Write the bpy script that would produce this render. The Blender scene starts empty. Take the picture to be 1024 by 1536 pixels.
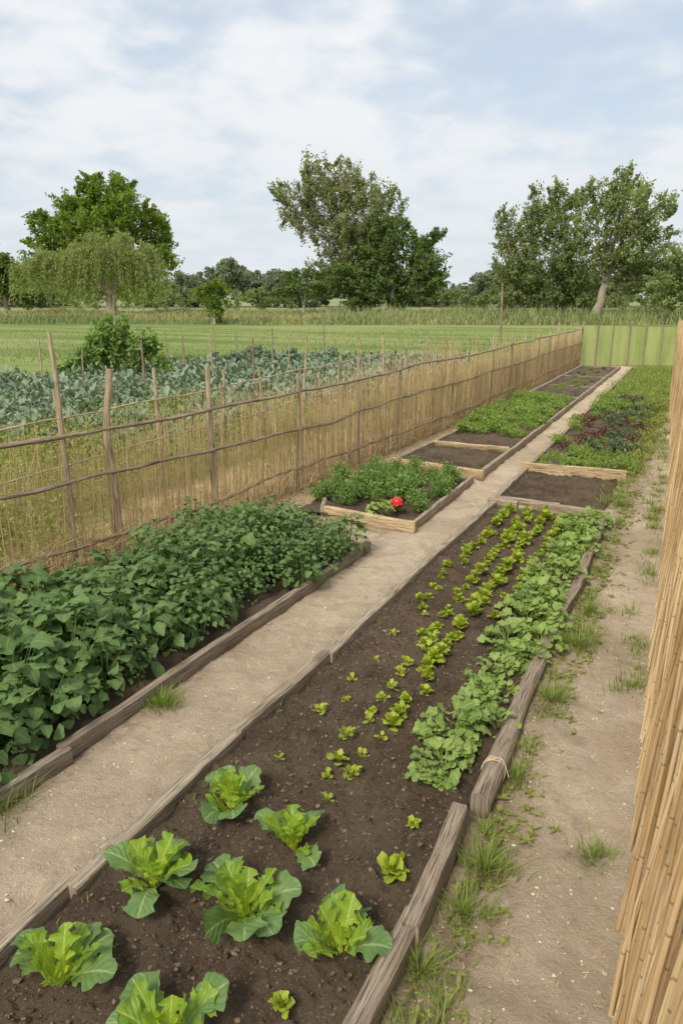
import bpy, math, random
import numpy as np
from mathutils import Vector
rng=np.random.default_rng(11)
random.seed(5)
sc=bpy.context.scene
COL=sc.collection
pi=math.pi
U=lambda a,b:float(rng.uniform(a,b))
N=lambda s:float(rng.normal(0,s))

# ---------------------------------------------------------------- mesh helpers
class Acc:
    def __init__(s): s.V=[];s.Q=[];s.T=[];s.U=[];s.C=[];s.n=0
    def add(s,V,Q=None,T=None,uv=None,c=0.5):
        V=np.asarray(V,float).reshape(-1,3);k=len(V)
        s.V.append(V)
        if Q is not None: s.Q.append(np.asarray(Q,int).reshape(-1,4)+s.n)
        if T is not None: s.T.append(np.asarray(T,int).reshape(-1,3)+s.n)
        s.U.append(np.zeros((k,2)) if uv is None else np.asarray(uv,float))
        s.C.append(np.full(k,c) if np.isscalar(c) else np.asarray(c,float))
        s.n+=k
    def arrays(s):
        V=np.concatenate(s.V)
        Q=np.concatenate(s.Q) if s.Q else np.zeros((0,4),int)
        T=np.concatenate(s.T) if s.T else np.zeros((0,3),int)
        return V,Q,T,np.concatenate(s.U),np.concatenate(s.C)
    def merge(s,arr,loc,rz=0,sc=1.0,dc=0):
        V,Q,T,Uv,C=arr
        c,sn=math.cos(rz),math.sin(rz)
        W=np.empty_like(V);W[:,0]=(V[:,0]*c-V[:,1]*sn)*sc+loc[0];W[:,1]=(V[:,0]*sn+V[:,1]*c)*sc+loc[1];W[:,2]=V[:,2]*sc+loc[2]
        s.add(W,Q if len(Q) else None,T if len(T) else None,Uv,np.clip(C+dc,0,1))
    def mesh(s,name,mat,smooth=True):
        V,Q,T,Uv,C=s.arrays()
        me=bpy.data.meshes.new(name)
        me.vertices.add(len(V));me.vertices.foreach_set('co',V.ravel())
        loops=np.concatenate([Q.ravel(),T.ravel()]).astype(np.int32)
        tot=np.concatenate([np.full(len(Q),4),np.full(len(T),3)]).astype(np.int32)
        st=np.concatenate([[0],np.cumsum(tot)[:-1]]).astype(np.int32)
        me.loops.add(len(loops));me.loops.foreach_set('vertex_index',loops)
        me.polygons.add(len(tot));me.polygons.foreach_set('loop_start',st);me.polygons.foreach_set('loop_total',tot)
        me.update(calc_edges=True)
        uvl=me.uv_layers.new(name='UVMap');uvl.data.foreach_set('uv',Uv[loops].astype(np.float32).ravel())
        at=me.attributes.new('tint','FLOAT','POINT');at.data.foreach_set('value',C.astype(np.float32))
        me.polygons.foreach_set('use_smooth',np.full(len(tot),bool(smooth)))
        if mat: me.materials.append(mat)
        me.validate()
        return me
def put(me,name,loc=(0,0,0),rz=0,s=1.0,label=None,cat=None,group=None,parent=None,kind=None):
    o=bpy.data.objects.new(name,me);COL.objects.link(o)
    o.location=loc;o.rotation_euler=(0,0,rz)
    o.scale=(s,s,s) if np.isscalar(s) else s
    if parent: o.parent=parent
    if label:o['label']=label
    if cat:o['category']=cat
    if group:o['group']=group
    if kind:o['kind']=kind
    return o
def empty(name,loc,label,cat,group=None):
    o=put(None,name,loc,label=label,cat=cat,group=group);o.empty_display_size=.2;return o

_tab=rng.random((256,256))
def vnoise(x,y):
    xi=np.floor(x).astype(int);yi=np.floor(y).astype(int);fx=x-xi;fy=y-yi
    fx=fx*fx*(3-2*fx);fy=fy*fy*(3-2*fy)
    a=_tab[xi%256,yi%256];b=_tab[(xi+1)%256,yi%256];c=_tab[xi%256,(yi+1)%256];d=_tab[(xi+1)%256,(yi+1)%256]
    return (a*(1-fx)+b*fx)*(1-fy)+(c*(1-fx)+d*fx)*fy
def fbm(x,y,sc,o=4,g=.5):
    t=0;a=1;n=0
    for i in range(o):
        t=t+a*(vnoise(x*sc+i*17.3,y*sc+i*9.1)-.5);n+=a;a*=g;sc*=2.03
    return t/n*2
def grid(x0,x1,y0,y1,res,zf):
    nx=max(2,int((x1-x0)/res)+1);ny=max(2,int((y1-y0)/res)+1)
    X,Y=np.meshgrid(np.linspace(x0,x1,nx),np.linspace(y0,y1,ny))
    Z=zf(X,Y)
    V=np.stack([X.ravel(),Y.ravel(),Z.ravel()],1)
    i=np.arange(nx*ny).reshape(ny,nx)
    Q=np.stack([i[:-1,:-1].ravel(),i[:-1,1:].ravel(),i[1:,1:].ravel(),i[1:,:-1].ravel()],1)
    return V,Q
def sweep(pts,sec,radfn=None,caps=True):
    pts=np.asarray(pts,float);n=len(pts);sec=np.asarray(sec,float);K=len(sec)
    tan=np.gradient(pts,axis=0);tan/=np.linalg.norm(tan,axis=1)[:,None]
    up=np.array([0,0,1.]) if abs(tan[0,2])<.8 else np.array([0,1.,0])
    side=np.cross(tan,up);side/=np.linalg.norm(side,axis=1)[:,None]
    u2=np.cross(side,tan)
    s=np.ones(n) if radfn is None else np.asarray(radfn,float)
    sec2=np.vstack([sec,sec[:1]])
    per=np.concatenate([[0],np.cumsum(np.linalg.norm(np.diff(sec2,axis=0),axis=1))])
    ln=np.concatenate([[0],np.cumsum(np.linalg.norm(np.diff(pts,axis=0),axis=1))])
    V=pts[:,None,:]+s[:,None,None]*(side[:,None,:]*sec2[None,:,0:1]+u2[:,None,:]*sec2[None,:,1:2])
    uv=np.stack(np.broadcast_arrays(per[None,:],ln[:,None]),2)
    i=np.arange(n*(K+1)).reshape(n,K+1)
    Q=np.stack([i[:-1,:-1].ravel(),i[:-1,1:].ravel(),i[1:,1:].ravel(),i[1:,:-1].ravel()],1)
    V=V.reshape(-1,3);uv=uv.reshape(-1,2);T=None
    if caps:
        base=len(V);a=V[:K+1];b=V[-(K+1):]
        V=np.vstack([V,a,pts[:1],b,pts[-1:]])
        cuv=np.stack([sec2[:,0],sec2[:,1]*.3],1)
        uv=np.vstack([uv,cuv+9,[[9,9]],cuv+7,[[7,7]]])
        T=[]
        for k in range(K):
            T.append([base+k+1,base+k,base+K+1]);T.append([base+K+2+k,base+K+3+k,base+2*K+3])
    return V,Q,T,uv
def circ(r,k): 
    a=np.arange(k)/k*2*pi;return np.stack([r*np.cos(a),r*np.sin(a)],1)
def tube(acc,pts,r,k=6,c=.5,caps=False):
    r=np.asarray(r,float)*np.ones(len(pts))
    V,Q,T,uv=sweep(pts,circ(1,k),r,caps)
    uv[:,0]*=r.mean();acc.add(V,Q,T,uv,c)

# ---------------------------------------------------------------- leaves
def prof(kind,v):
    if kind=='ovate': return np.sin(pi*np.clip(v,0,1)**.62)**.8+.01
    if kind=='heart':
        return np.where(v<.12,.04,np.sin(pi*np.clip((v-.1)/.9,0,1)**.55)**.75)+.005
    if kind=='spat':
        w=.13+.87*np.clip((v-.12)/.4,0,1)**1.2
        return w*np.sqrt(np.clip(1-(np.clip(v-.66,0,1)/.345)**2,0.0,1))
    if kind=='oak':
        w=.12+.88*np.clip((v-.08)/.6,0,1)**1.1
        return w*np.sqrt(np.clip(1-(np.clip(v-.74,0,1)/.265)**2,0.0,1))
    if kind=='round':
        return np.where(v<.45,.05,np.sqrt(np.clip(1-((v-.72)/.285)**2,0.003,1)))
    if kind=='lance': return np.sin(pi*np.clip(v,0,1)**.8)**.9+.02
def leafg(L,W,pitch,bend,yaw,base,kind='ovate',nu=5,nv=8,fold=.15,ruf=0,rf=3,lobe=0,nl=4,roll=0):
    v=np.linspace(0,1,nv);u=np.linspace(-1,1,nu)
    ph=U(0,6.28)
    w=prof(kind,v)*W/2
    phi=pitch+bend*v**1.3
    cy=np.concatenate([[0],np.cumsum((np.cos(phi[1:])+np.cos(phi[:-1]))/2)])*L/(nv-1)
    cz=np.concatenate([[0],np.cumsum((np.sin(phi[1:])+np.sin(phi[:-1]))/2)])*L/(nv-1)
    UU,VV=np.meshgrid(u,v);WW=np.repeat(w[:,None],nu,1)
    sw=np.sin(2*pi*nl*VV+ph+(UU>0)*1.3)
    if kind=='oak': sw=np.sign(sw)*np.abs(sw)**.6+.45*np.sin(2*pi*nl*2.7*VV+ph*3)
    lb=1+lobe*sw*np.abs(UU)
    x=UU*WW*lb
    zo=np.abs(UU)*WW*fold+ruf*W*np.abs(UU)**1.5*np.sin(2*pi*rf*VV+ph*2+(UU>0)*2.1)*np.clip(WW/(W*.3),0,1)
    PY=cy[:,None]-np.sin(phi)[:,None]*zo+ lobe*.25*W*np.abs(UU)*np.cos(2*pi*nl*VV+ph)*.4
    PZ=cz[:,None]+np.cos(phi)[:,None]*zo+x*math.sin(roll)
    x=x*math.cos(roll)
    d=(math.cos(yaw),math.sin(yaw));sd=(math.sin(yaw),-math.cos(yaw))
    V=np.stack([base[0]+d[0]*PY+sd[0]*x,base[1]+d[1]*PY+sd[1]*x,base[2]+PZ],2).reshape(-1,3)
    i=np.arange(nu*nv).reshape(nv,nu)
    Q=np.stack([i[:-1,:-1].ravel(),i[:-1,1:].ravel(),i[1:,1:].ravel(),i[1:,:-1].ravel()],1)
    uv=np.stack([(UU*.5+.5).ravel(),VV.ravel()],1)
    return V,Q,uv
def addleaf(acc,c=.5,**k):
    V,Q,uv=leafg(**k);acc.add(V,Q,None,uv,c)
def blades(acc,P,h,w,az,lean,c):
    n=len(P);d=np.stack([np.cos(az),np.sin(az),np.zeros(n)],1);sd=np.stack([-np.sin(az),np.cos(az),np.zeros(n)],1)
    lv=[]
    for t,ww in ((0,1),(.4,.85),(.75,.5),(1,.06)):
        cen=P+d*(lean*h*t**1.8)[:,None]+np.array([0,0,1])*(h*(t-.25*lean*t*t))[:,None]
        lv.append(cen-sd*(w*ww/2)[:,None]);lv.append(cen+sd*(w*ww/2)[:,None])
    V=np.stack(lv,1).reshape(-1,3)
    b=(np.arange(n)*8)[:,None]
    Q=np.concatenate([b+np.array([0,1,3,2]),b+np.array([2,3,5,4]),b+np.array([4,5,7,6])])
    uv=np.tile(np.array([[0,0],[1,0],[0,.4],[1,.4],[0,.75],[1,.75],[0,1],[1,1]],float),(n,1))
    acc.add(V,Q,None,uv,np.repeat(c,8))
def grass(acc,cx,cy,n,spread,h,w=.005,z=0,lean=.6):
    a=rng.uniform(0,2*pi,n);r=np.abs(rng.normal(0,spread,n))
    P=np.stack([cx+r*np.cos(a),cy+r*np.sin(a),np.full(n,z)],1)
    blades(acc,P,h*rng.uniform(.3,1.15,n),w*rng.uniform(.6,1.3,n),a+rng.normal(0,.8,n),lean*rng.uniform(.3,2.0,n),rng.random(n))
def cards(acc,P,s,c,asp=.5,droop=0):
    n=len(P)
    d=rng.normal(size=(n,3));d[:,2]-=droop;d/=np.linalg.norm(d,axis=1)[:,None]
    q=rng.normal(size=(n,3));sd=np.cross(d,q);sd/=np.linalg.norm(sd,axis=1)[:,None]
    s=s*rng.uniform(.6,1.4,n)
    V=np.stack([P-d*s[:,None]/2,P+sd*(s*asp/2)[:,None]-d*(s*.05)[:,None],P+d*s[:,None]/2,P-sd*(s*asp/2)[:,None]-d*(s*.05)[:,None]],1).reshape(-1,3)
    Q=(np.arange(n)*4)[:,None]+np.arange(4)
    acc.add(V,Q,None,np.tile(np.array([[.5,0],[1,.5],[.5,1],[0,.5]]),(n,1)),np.repeat(np.clip(c,0,1),4))

# ---------------------------------------------------------------- materials
class M:
    def __init__(s,name):
        s.m=bpy.data.materials.new(name);s.m.use_nodes=True;s.nt=s.m.node_tree;s.nt.nodes.clear()
        s.out=s.n('ShaderNodeOutputMaterial')
    def n(s,t,**k):
        x=s.nt.nodes.new(t)
        for a,b in k.items(): setattr(x,a,b)
        return x
    def l(s,a,b): s.nt.links.new(a,b)
    def val(s,sock,v):
        if hasattr(v,'is_output'): s.l(v,sock)
        else:
            if isinstance(v,(tuple,list)) and len(v)==3 and sock.type=='RGBA': v=tuple(v)+(1,)
            sock.default_value=v
    def mix(s,f,a,b,bt='MIX'):
        x=s.n('ShaderNodeMix',data_type='RGBA',blend_type=bt);s.val(x.inputs[0],f);s.val(x.inputs[6],a);s.val(x.inputs[7],b);return x.outputs[2]
    def math(s,op,a,b=0,c=0):
        x=s.n('ShaderNodeMath',operation=op);s.val(x.inputs[0],a);s.val(x.inputs[1],b);s.val(x.inputs[2],c);return x.outputs[0]
    def rng(s,v,a,b,c=0,d=1,smooth=True):
        x=s.n('ShaderNodeMapRange',interpolation_type='SMOOTHSTEP' if smooth else 'LINEAR');s.val(x.inputs[0],v)
        for i,q in enumerate((a,b,c,d)): x.inputs[i+1].default_value=q
        return x.outputs[0]
    def noise(s,vec,scale,detail=4,rough=.55,dist=0,col=False):
        x=s.n('ShaderNodeTexNoise');s.l(vec,x.inputs['Vector'])
        x.inputs['Scale'].default_value=scale;x.inputs['Detail'].default_value=detail;x.inputs['Roughness'].default_value=rough;x.inputs['Distortion'].default_value=dist
        return x.outputs[1 if col else 0]
    def pos(s): return s.n('ShaderNodeNewGeometry').outputs['Position']
    def mapp(s,vec,scale=(1,1,1),rot=(0,0,0),loc=(0,0,0)):
        x=s.n('ShaderNodeMapping');s.l(vec,x.inputs[0]);x.inputs['Scale'].default_value=scale;x.inputs['Rotation'].default_value=rot;x.inputs['Location'].default_value=loc;return x.outputs[0]
    def sep(s,v): 
        x=s.n('ShaderNodeSeparateXYZ');s.l(v,x.inputs[0]);return x.outputs
    def attr(s,name='tint'): return s.n('ShaderNodeAttribute',attribute_name=name).outputs['Fac']
    def uv(s): return s.n('ShaderNodeUVMap',uv_map='UVMap').outputs[0]
    def bump(s,h,st=.5,dist=.01):
        x=s.n('ShaderNodeBump');s.l(h,x.inputs['Height']);x.inputs['Strength'].default_value=st;x.inputs['Distance'].default_value=dist;return x.outputs[0]
    def bsdf(s,col,rough=.8,norm=None,trans=0,tcol=None,spec=.3):
        b=s.n('ShaderNodeBsdfPrincipled');s.val(b.inputs['Base Color'],col);s.val(b.inputs['Roughness'],rough);b.inputs['Specular IOR Level'].default_value=spec
        if norm is not None: s.l(norm,b.inputs['Normal'])
        o=b.outputs[0]
        if trans>0:
            t=s.n('ShaderNodeBsdfTranslucent');s.val(t.inputs[0],tcol if tcol is not None else col)
            mx=s.n('ShaderNodeMixShader');mx.inputs[0].default_value=trans;s.l(o,mx.inputs[1]);s.l(t.outputs[0],mx.inputs[2]);o=mx.outputs[0]
        s.l(o,s.out.inputs[0]);return s.m
def leafmat(name,c1,c2,vein=None,trans=.3,rough=.5,lat=True,spec=.35,young=None):
    m=M(name);t=m.attr();oi=m.n('ShaderNodeObjectInfo').outputs['Random']
    f=m.math('ADD',m.math('MULTIPLY',t,.75),m.math('MULTIPLY',oi,.3))
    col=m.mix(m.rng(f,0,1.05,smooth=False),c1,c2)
    n=m.noise(m.pos(),35,3)
    col=m.mix(m.rng(n,.3,.7,0,.35),col,m.mix(1,col,(.62,.66,.5),'MULTIPLY'))
    norm=None
    if vein:
        s=m.sep(m.uv());au=m.math('ABSOLUTE',m.math('SUBTRACT',s[0],.5))
        mid=m.rng(au,.015,.055,1,0)
        if young:
            col=m.mix(m.rng(s[1],.15,.8,.85,0),col,young)
        if lat:
            w=m.math('SINE',m.math('MULTIPLY',m.math('SUBTRACT',s[1],m.math('MULTIPLY',au,.55)),52))
            lv=m.rng(w,.86,1,0,.3);mid2=m.math('MAXIMUM',mid,lv)
            norm=m.bump(m.math('MULTIPLY',w,-1),.25,.004)
        else: mid2=mid
        col=m.mix(m.math('MULTIPLY',mid2,.6),col,vein)
    tc=m.mix(1,col,(1.4,1.4,.6),'MULTIPLY')
    return m.bsdf(col,rough,norm,trans,tc,spec)
mat_lettuce=leafmat('lettuce_leaf',(.16,.30,.03),(.34,.46,.045),(.54,.62,.22),.4,.42,young=(.48,.56,.06))
mat_outer=leafmat('lettuce_outer_leaf',(.12,.22,.065),(.19,.30,.10),(.42,.50,.24),.3,.45,young=(.26,.38,.08))
mat_seed=leafmat('seedling_leaf',(.22,.32,.03),(.50,.55,.06),(.5,.58,.16),.4,.45,lat=False)
mat_salad=leafmat('salad_leaf',(.17,.27,.06),(.38,.49,.14),(.44,.54,.22),.36,.5)
mat_bean=leafmat('bean_leaf',(.085,.155,.045),(.19,.29,.105),(.24,.35,.13),.30,.58,spec=.22)
mat_herb=leafmat('herb_leaf',(.12,.21,.05),(.26,.38,.11),None,.35,.5)
mat_lime=leafmat('lime_leaf',(.16,.25,.045),(.33,.44,.11),None,.35,.5)
mat_weed=leafmat('weed_leaf',(.17,.20,.04),(.38,.40,.13),None,.35,.6)
mat_dusk=leafmat('dark_leaf',(.075,.105,.06),(.19,.24,.13),None,.25,.5)
mat_red=leafmat('reddish_leaf',(.11,.05,.045),(.20,.12,.08),None,.25,.5)
mat_kale=leafmat('kale_leaf',(.13,.19,.125),(.30,.37,.27),None,.2,.65,spec=.2)
mat_grass=leafmat('grass_blade',(.12,.19,.03),(.36,.42,.11),None,.4,.55)
mat_lawn=leafmat('lawn_blade',(.14,.19,.05),(.26,.32,.10),None,.3,.6)
mat_dry=leafmat('dry_grass',(.34,.27,.12),(.60,.49,.27),None,.25,.7)
mat_reedgrass=leafmat('reed_grass',(.22,.24,.11),(.46,.44,.24),None,.25,.8,spec=.1)
mat_reedgreen=leafmat('reed_green',(.17,.22,.09),(.32,.35,.17),None,.25,.8,spec=.1)
def treemat(name,a,b): return leafmat(name,a,b,None,.36,.6,spec=.15)
t_oak=treemat('oak_foliage',(.085,.145,.025),(.26,.35,.055))
t_olive=treemat('olive_foliage',(.185,.21,.10),(.39,.41,.21))
t_dark=treemat('dark_foliage',(.085,.135,.045),(.22,.29,.09))
t_mid=treemat('mid_foliage',(.145,.19,.07),(.33,.38,.17))
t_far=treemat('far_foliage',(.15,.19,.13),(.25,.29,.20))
t_willow=treemat('willow_foliage',(.20,.25,.08),(.43,.48,.20))

def woodmat(name,a,b,c,scale=1,rough=.85):
    m=M(name);uv=m.uv();t=m.attr()
    off=m.n('ShaderNodeCombineXYZ');m.l(m.math('MULTIPLY',t,13.7),off.inputs[0]);m.l(m.math('MULTIPLY',t,7.1),off.inputs[1])
    ad=m.n('ShaderNodeVectorMath',operation='ADD');m.l(uv,ad.inputs[0]);m.l(off.outputs[0],ad.inputs[1]);v=ad.outputs[0]
    g=m.noise(m.mapp(v,(90*scale,3.5*scale,1)),1,5,.6,.6);g2=m.noise(m.mapp(v,(220*scale,4,1)),1,3,.6)
    bl=m.noise(m.mapp(v,(8,3,1)),1,4,.6)
    col=m.mix(m.rng(g,.3,.7),a,b);col=m.mix(m.rng(bl,.4,.75,0,.75),col,c)
    col=m.mix(m.rng(g2,.58,.68,0,.75),col,(.07,.05,.035))
    col=m.mix(m.rng(t,0,1,0,.25,False),col,m.mix(1,col,(.6,.58,.55),'MULTIPLY'))
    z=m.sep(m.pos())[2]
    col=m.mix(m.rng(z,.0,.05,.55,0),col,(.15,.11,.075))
    h=m.math('SUBTRACT',g,m.math('MULTIPLY',m.rng(g2,.56,.68),.9))
    return m.bsdf(col,rough,m.bump(h,1,.012),spec=.15)
w_grey=woodmat('weathered_wood',(.29,.235,.17),(.53,.445,.335),(.36,.27,.18))
w_dark=woodmat('dark_weathered_wood',(.215,.17,.125),(.43,.355,.27),(.30,.225,.155))
w_new=woodmat('fresh_timber',(.52,.38,.21),(.68,.53,.33),(.46,.34,.2))
w_post=woodmat('fence_post_wood',(.42,.32,.20),(.66,.54,.375),(.31,.225,.145))
w_rail=woodmat('fence_rail_wood',(.27,.20,.14),(.45,.355,.25),(.22,.16,.11))
w_bark=woodmat('bark',(.28,.23,.17),(.50,.43,.34),(.2,.155,.12),.3)

def strawmat(name,a,b,c):
    m=M(name);t=m.attr()
    col=m.mix(m.rng(t,0,1,smooth=False),a,b)
    n=m.noise(m.pos(),9,3);col=m.mix(m.rng(n,.45,.75,0,.45),col,c)
    return m.bsdf(col,.65,None,.2,spec=.25)
m_reed=strawmat('dry_reed',(.54,.38,.18),(.90,.73,.44),(.48,.33,.16))
m_straw=strawmat('straw',(.44,.33,.19),(.76,.63,.42),(.34,.25,.15))
def bamboomat():
    m=M('bamboo');t=m.attr();s=m.sep(m.uv())
    v=m.math('ADD',s[1],m.math('MULTIPLY',t,3.3))
    fr=m.math('FRACT',m.math('MULTIPLY',v,2.8))
    ring=m.rng(m.math('ABSOLUTE',m.math('SUBTRACT',fr,.5)),.0,.02,1,0)
    col=m.mix(m.rng(t,0,1,smooth=False),(.38,.235,.10),(.80,.61,.35))
    cb=m.n('ShaderNodeCombineXYZ');m.l(m.math('MULTIPLY',s[0],120),cb.inputs[0]);m.l(m.math('ADD',m.math('MULTIPLY',s[1],2.5),m.math('MULTIPLY',t,37)),cb.inputs[1])
    n=m.noise(cb.outputs[0],1,4,.6)
    col=m.mix(m.rng(n,.45,.7,0,.65),col,(.33,.195,.09))
    n2=m.noise(m.pos(),4,4,.6);col=m.mix(m.rng(n2,.45,.7,0,.35),col,(.62,.51,.36))
    col=m.mix(m.math('MULTIPLY',ring,.65),col,(.17,.10,.05))
    return m.bsdf(col,.5,m.bump(m.math('ADD',n,ring),.4,.004),spec=.3)
m_bamboo=bamboomat()

def soilmat():
    m=M('dark_soil');p=m.pos()
    n=m.noise(p,5,5,.65);n2=m.noise(p,44,6,.8);n3=m.noise(p,170,4,.8);nl=m.noise(p,1.4,4,.6)
    col=m.mix(m.rng(n,.35,.68),(.125,.09,.062),(.235,.175,.12))
    col=m.mix(m.rng(nl,.4,.65,0,.45),col,(.27,.205,.145))
    col=m.mix(m.rng(n2,.52,.70,0,.65),col,(.31,.235,.165))
    col=m.mix(m.rng(n3,.55,.67,0,.7),col,(.39,.305,.22))
    col=m.mix(m.rng(n3,.34,.45,.75,0),col,(.045,.032,.022))
    col=m.mix(m.rng(n2,.32,.44,.5,0),col,(.06,.043,.03))
    h=m.math('ADD',m.math('MULTIPLY',n2,1.4),m.math('MULTIPLY',n3,.8))
    return m.bsdf(col,.97,m.bump(h,1,.035),spec=.06)
m_soil=soilmat()
def sandmat():
    m=M('sandy_path');p=m.pos();x,y,z=m.sep(p)
    n=m.noise(p,1.1,5,.6);n2=m.noise(p,12,6,.75);n3=m.noise(p,95,5,.85);n4=m.noise(p,3.2,5,.65)
    col=m.mix(m.rng(n,.35,.65),(.52,.41,.285),(.68,.555,.405))
    col=m.mix(m.rng(n2,.50,.70,0,.5),col,(.41,.315,.215))
    col=m.mix(m.rng(n2,.30,.44,.35,0),col,(.74,.63,.48))
    col=m.mix(m.rng(n3,.55,.67,0,.55),col,(.80,.70,.56))
    col=m.mix(m.rng(n3,.33,.44,.6,0),col,(.26,.195,.135))
    col=m.mix(m.rng(n4,.53,.70,0,.5),col,(.37,.285,.195))
    col=m.mix(m.rng(z,-.022,-.006,.35,0),col,(.36,.275,.185))
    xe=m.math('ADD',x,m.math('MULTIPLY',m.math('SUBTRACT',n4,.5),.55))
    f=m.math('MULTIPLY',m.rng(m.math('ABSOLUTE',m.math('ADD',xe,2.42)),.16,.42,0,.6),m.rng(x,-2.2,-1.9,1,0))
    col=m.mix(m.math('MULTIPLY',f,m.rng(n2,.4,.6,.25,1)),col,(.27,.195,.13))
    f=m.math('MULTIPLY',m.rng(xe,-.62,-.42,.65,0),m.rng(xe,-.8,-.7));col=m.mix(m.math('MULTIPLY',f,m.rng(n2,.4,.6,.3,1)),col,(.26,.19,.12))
    f=m.rng(xe,-4.35,-3.7,1,0);col=m.mix(f,col,m.mix(m.rng(n2,.4,.6),(.38,.26,.14),(.60,.45,.26)))
    f=m.math('MULTIPLY',m.rng(y,9,16,0,.6),m.math('MULTIPLY',m.rng(xe,-.85,-.7,0,1),m.rng(xe,-.55,-.4,1,0)));col=m.mix(m.math('MULTIPLY',f,m.rng(n4,.45,.6)),col,(.24,.26,.11))
    h=m.math('ADD',m.math('MULTIPLY',n2,1.5),m.math('MULTIPLY',n3,.6))
    return m.bsdf(col,.95,m.bump(h,1,.032),spec=.08)
m_sand=sandmat()
def groundmat():
    m=M('ground');p=m.pos();x,y,z=m.sep(p)
    n=m.noise(p,.8,5,.6);n2=m.noise(p,8,5,.65);nb=m.noise(p,.06,4,.55);n3=m.noise(p,50,3,.7)
    F=m.math('ADD',m.math('MULTIPLY',x,-.432),m.math('MULTIPLY',y,.902));R=m.math('ADD',m.math('MULTIPLY',x,.902),m.math('MULTIPLY',y,.432))
    Fw=m.math('ADD',F,m.math('MULTIPLY',m.math('SUBTRACT',n,.5),1.5))
    straw=m.mix(m.rng(n2,.35,.65),(.29,.205,.105),(.50,.375,.21))
    green=m.mix(m.rng(n3,.35,.65),(.13,.155,.045),(.25,.27,.10))
    xx=m.math('ADD',x,m.math('MULTIPLY',m.math('SUBTRACT',n,.5),3))
    plot=m.mix(m.math('MULTIPLY',m.rng(n,.42,.62),m.rng(xx,-7.2,-5.2,1,.12)),straw,green)
    plot=m.mix(m.rng(xx,-9.5,-8,.85,0),plot,green)
    st=m.noise(m.mapp(p,(.03,.35,.1),(0,0,-.447)),1,4,.5)
    lawn=m.mix(m.rng(st,.38,.62),(.14,.19,.055),(.25,.295,.10))
    lawn=m.mix(m.rng(nb,.45,.65,0,.6),lawn,(.31,.32,.14))
    lawn=m.mix(m.rng(n3,.3,.6,.3,0),lawn,(.09,.13,.035))
    far=m.mix(m.rng(nb,.4,.6),(.28,.29,.14),(.20,.24,.10))
    fb=m.math('ADD',20.3,m.math('MULTIPLY',m.rng(R,-8,-2,0,1),8))
    lm=m.math('GREATER_THAN',Fw,fb)
    col=m.mix(lm,plot,lawn)
    dF=m.math('SUBTRACT',F,23.2);band=m.math('MULTIPLY',m.rng(m.math('ABSOLUTE',dF),.4,.7,1,0),m.rng(R,-9.5,-8.2,1,0))
    col=m.mix(band,col,(.50,.43,.30))
    col=m.mix(m.rng(Fw,74,80),col,far)
    return m.bsdf(col,.95,m.bump(m.math('ADD',n2,m.math('MULTIPLY',n3,.4)),.7,.04),spec=.1)
m_ground=groundmat()
m=M('pebble');m_peb=m.bsdf(m.mix(m.attr(),(.34,.26,.175),(.70,.59,.46)),.9,spec=.15)
m=M('clod');m_clod=m.bsdf(m.mix(m.attr(),(.10,.07,.048),(.30,.225,.16)),.97,m.bump(m.noise(m.pos(),160,4,.7),1,.012),spec=.06)
m=M('twine');m_twine=m.bsdf((.62,.50,.33),.8)
m=M('tomato_skin');m_tom=m.bsdf(m.mix(m.rng(m.noise(m.pos(),9,2),.4,.6),(.62,.012,.03),(.48,.008,.02)),.22,spec=.5)
m=M('green_netting');p=m.pos();nn_=m.noise(m.mapp(p,(5,5,.5)),1,3)
b=m.n('ShaderNodeBsdfPrincipled');m.l(m.mix(m.rng(nn_,.35,.65),(.29,.36,.10),(.46,.52,.19)),b.inputs[0]);b.inputs['Roughness'].default_value=.7
tl=m.n('ShaderNodeBsdfTranslucent');tl.inputs[0].default_value=(.46,.53,.19,1);tr=m.n('ShaderNodeBsdfTransparent')
a=m.n('ShaderNodeMixShader');a.inputs[0].default_value=.4;m.l(b.outputs[0],a.inputs[1]);m.l(tl.outputs[0],a.inputs[2])
c=m.n('ShaderNodeMixShader');c.inputs[0].default_value=.2;m.l(a.outputs[0],c.inputs[1]);m.l(tr.outputs[0],c.inputs[2]);m.l(c.outputs[0],m.out.inputs[0]);m_net=m.m

# ---------------------------------------------------------------- ground
a=Acc();g=grid(-900,900,-60,1200,20,lambda X,Y:X*0-.06);a.add(*g)
put(a.mesh('ground',m_ground),'ground',kind='structure')
dents=[(U(-2.65,-2.2) if k%2 else U(-.6,-.1),U(1,13),U(-.4,.4),U(.006,.014)) for k in range(110)]
def pathz(X,Y):
    Z=.006+fbm(X,Y,1.3,3)*.022+fbm(X,Y,6,5,.62)*.024
    for (dx,dy,a_,dp) in dents:
        c_,s_=math.cos(a_),math.sin(a_);m_=(np.abs(X-dx)<.3)&(np.abs(Y-dy)<.3)
        if not m_.any(): continue
        px=(X[m_]-dx)*c_+(Y[m_]-dy)*s_;py=-(X[m_]-dx)*s_+(Y[m_]-dy)*c_
        r=(px/.048)**2+(py/.125)**2;Z[m_]+=-dp*np.exp(-r**2)+dp*.5*np.exp(-(r-2.2)**2)
    return Z
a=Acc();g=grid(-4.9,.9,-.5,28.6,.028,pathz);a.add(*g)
put(a.mesh('garden_path',m_sand),'garden_path',kind='structure')

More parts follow.
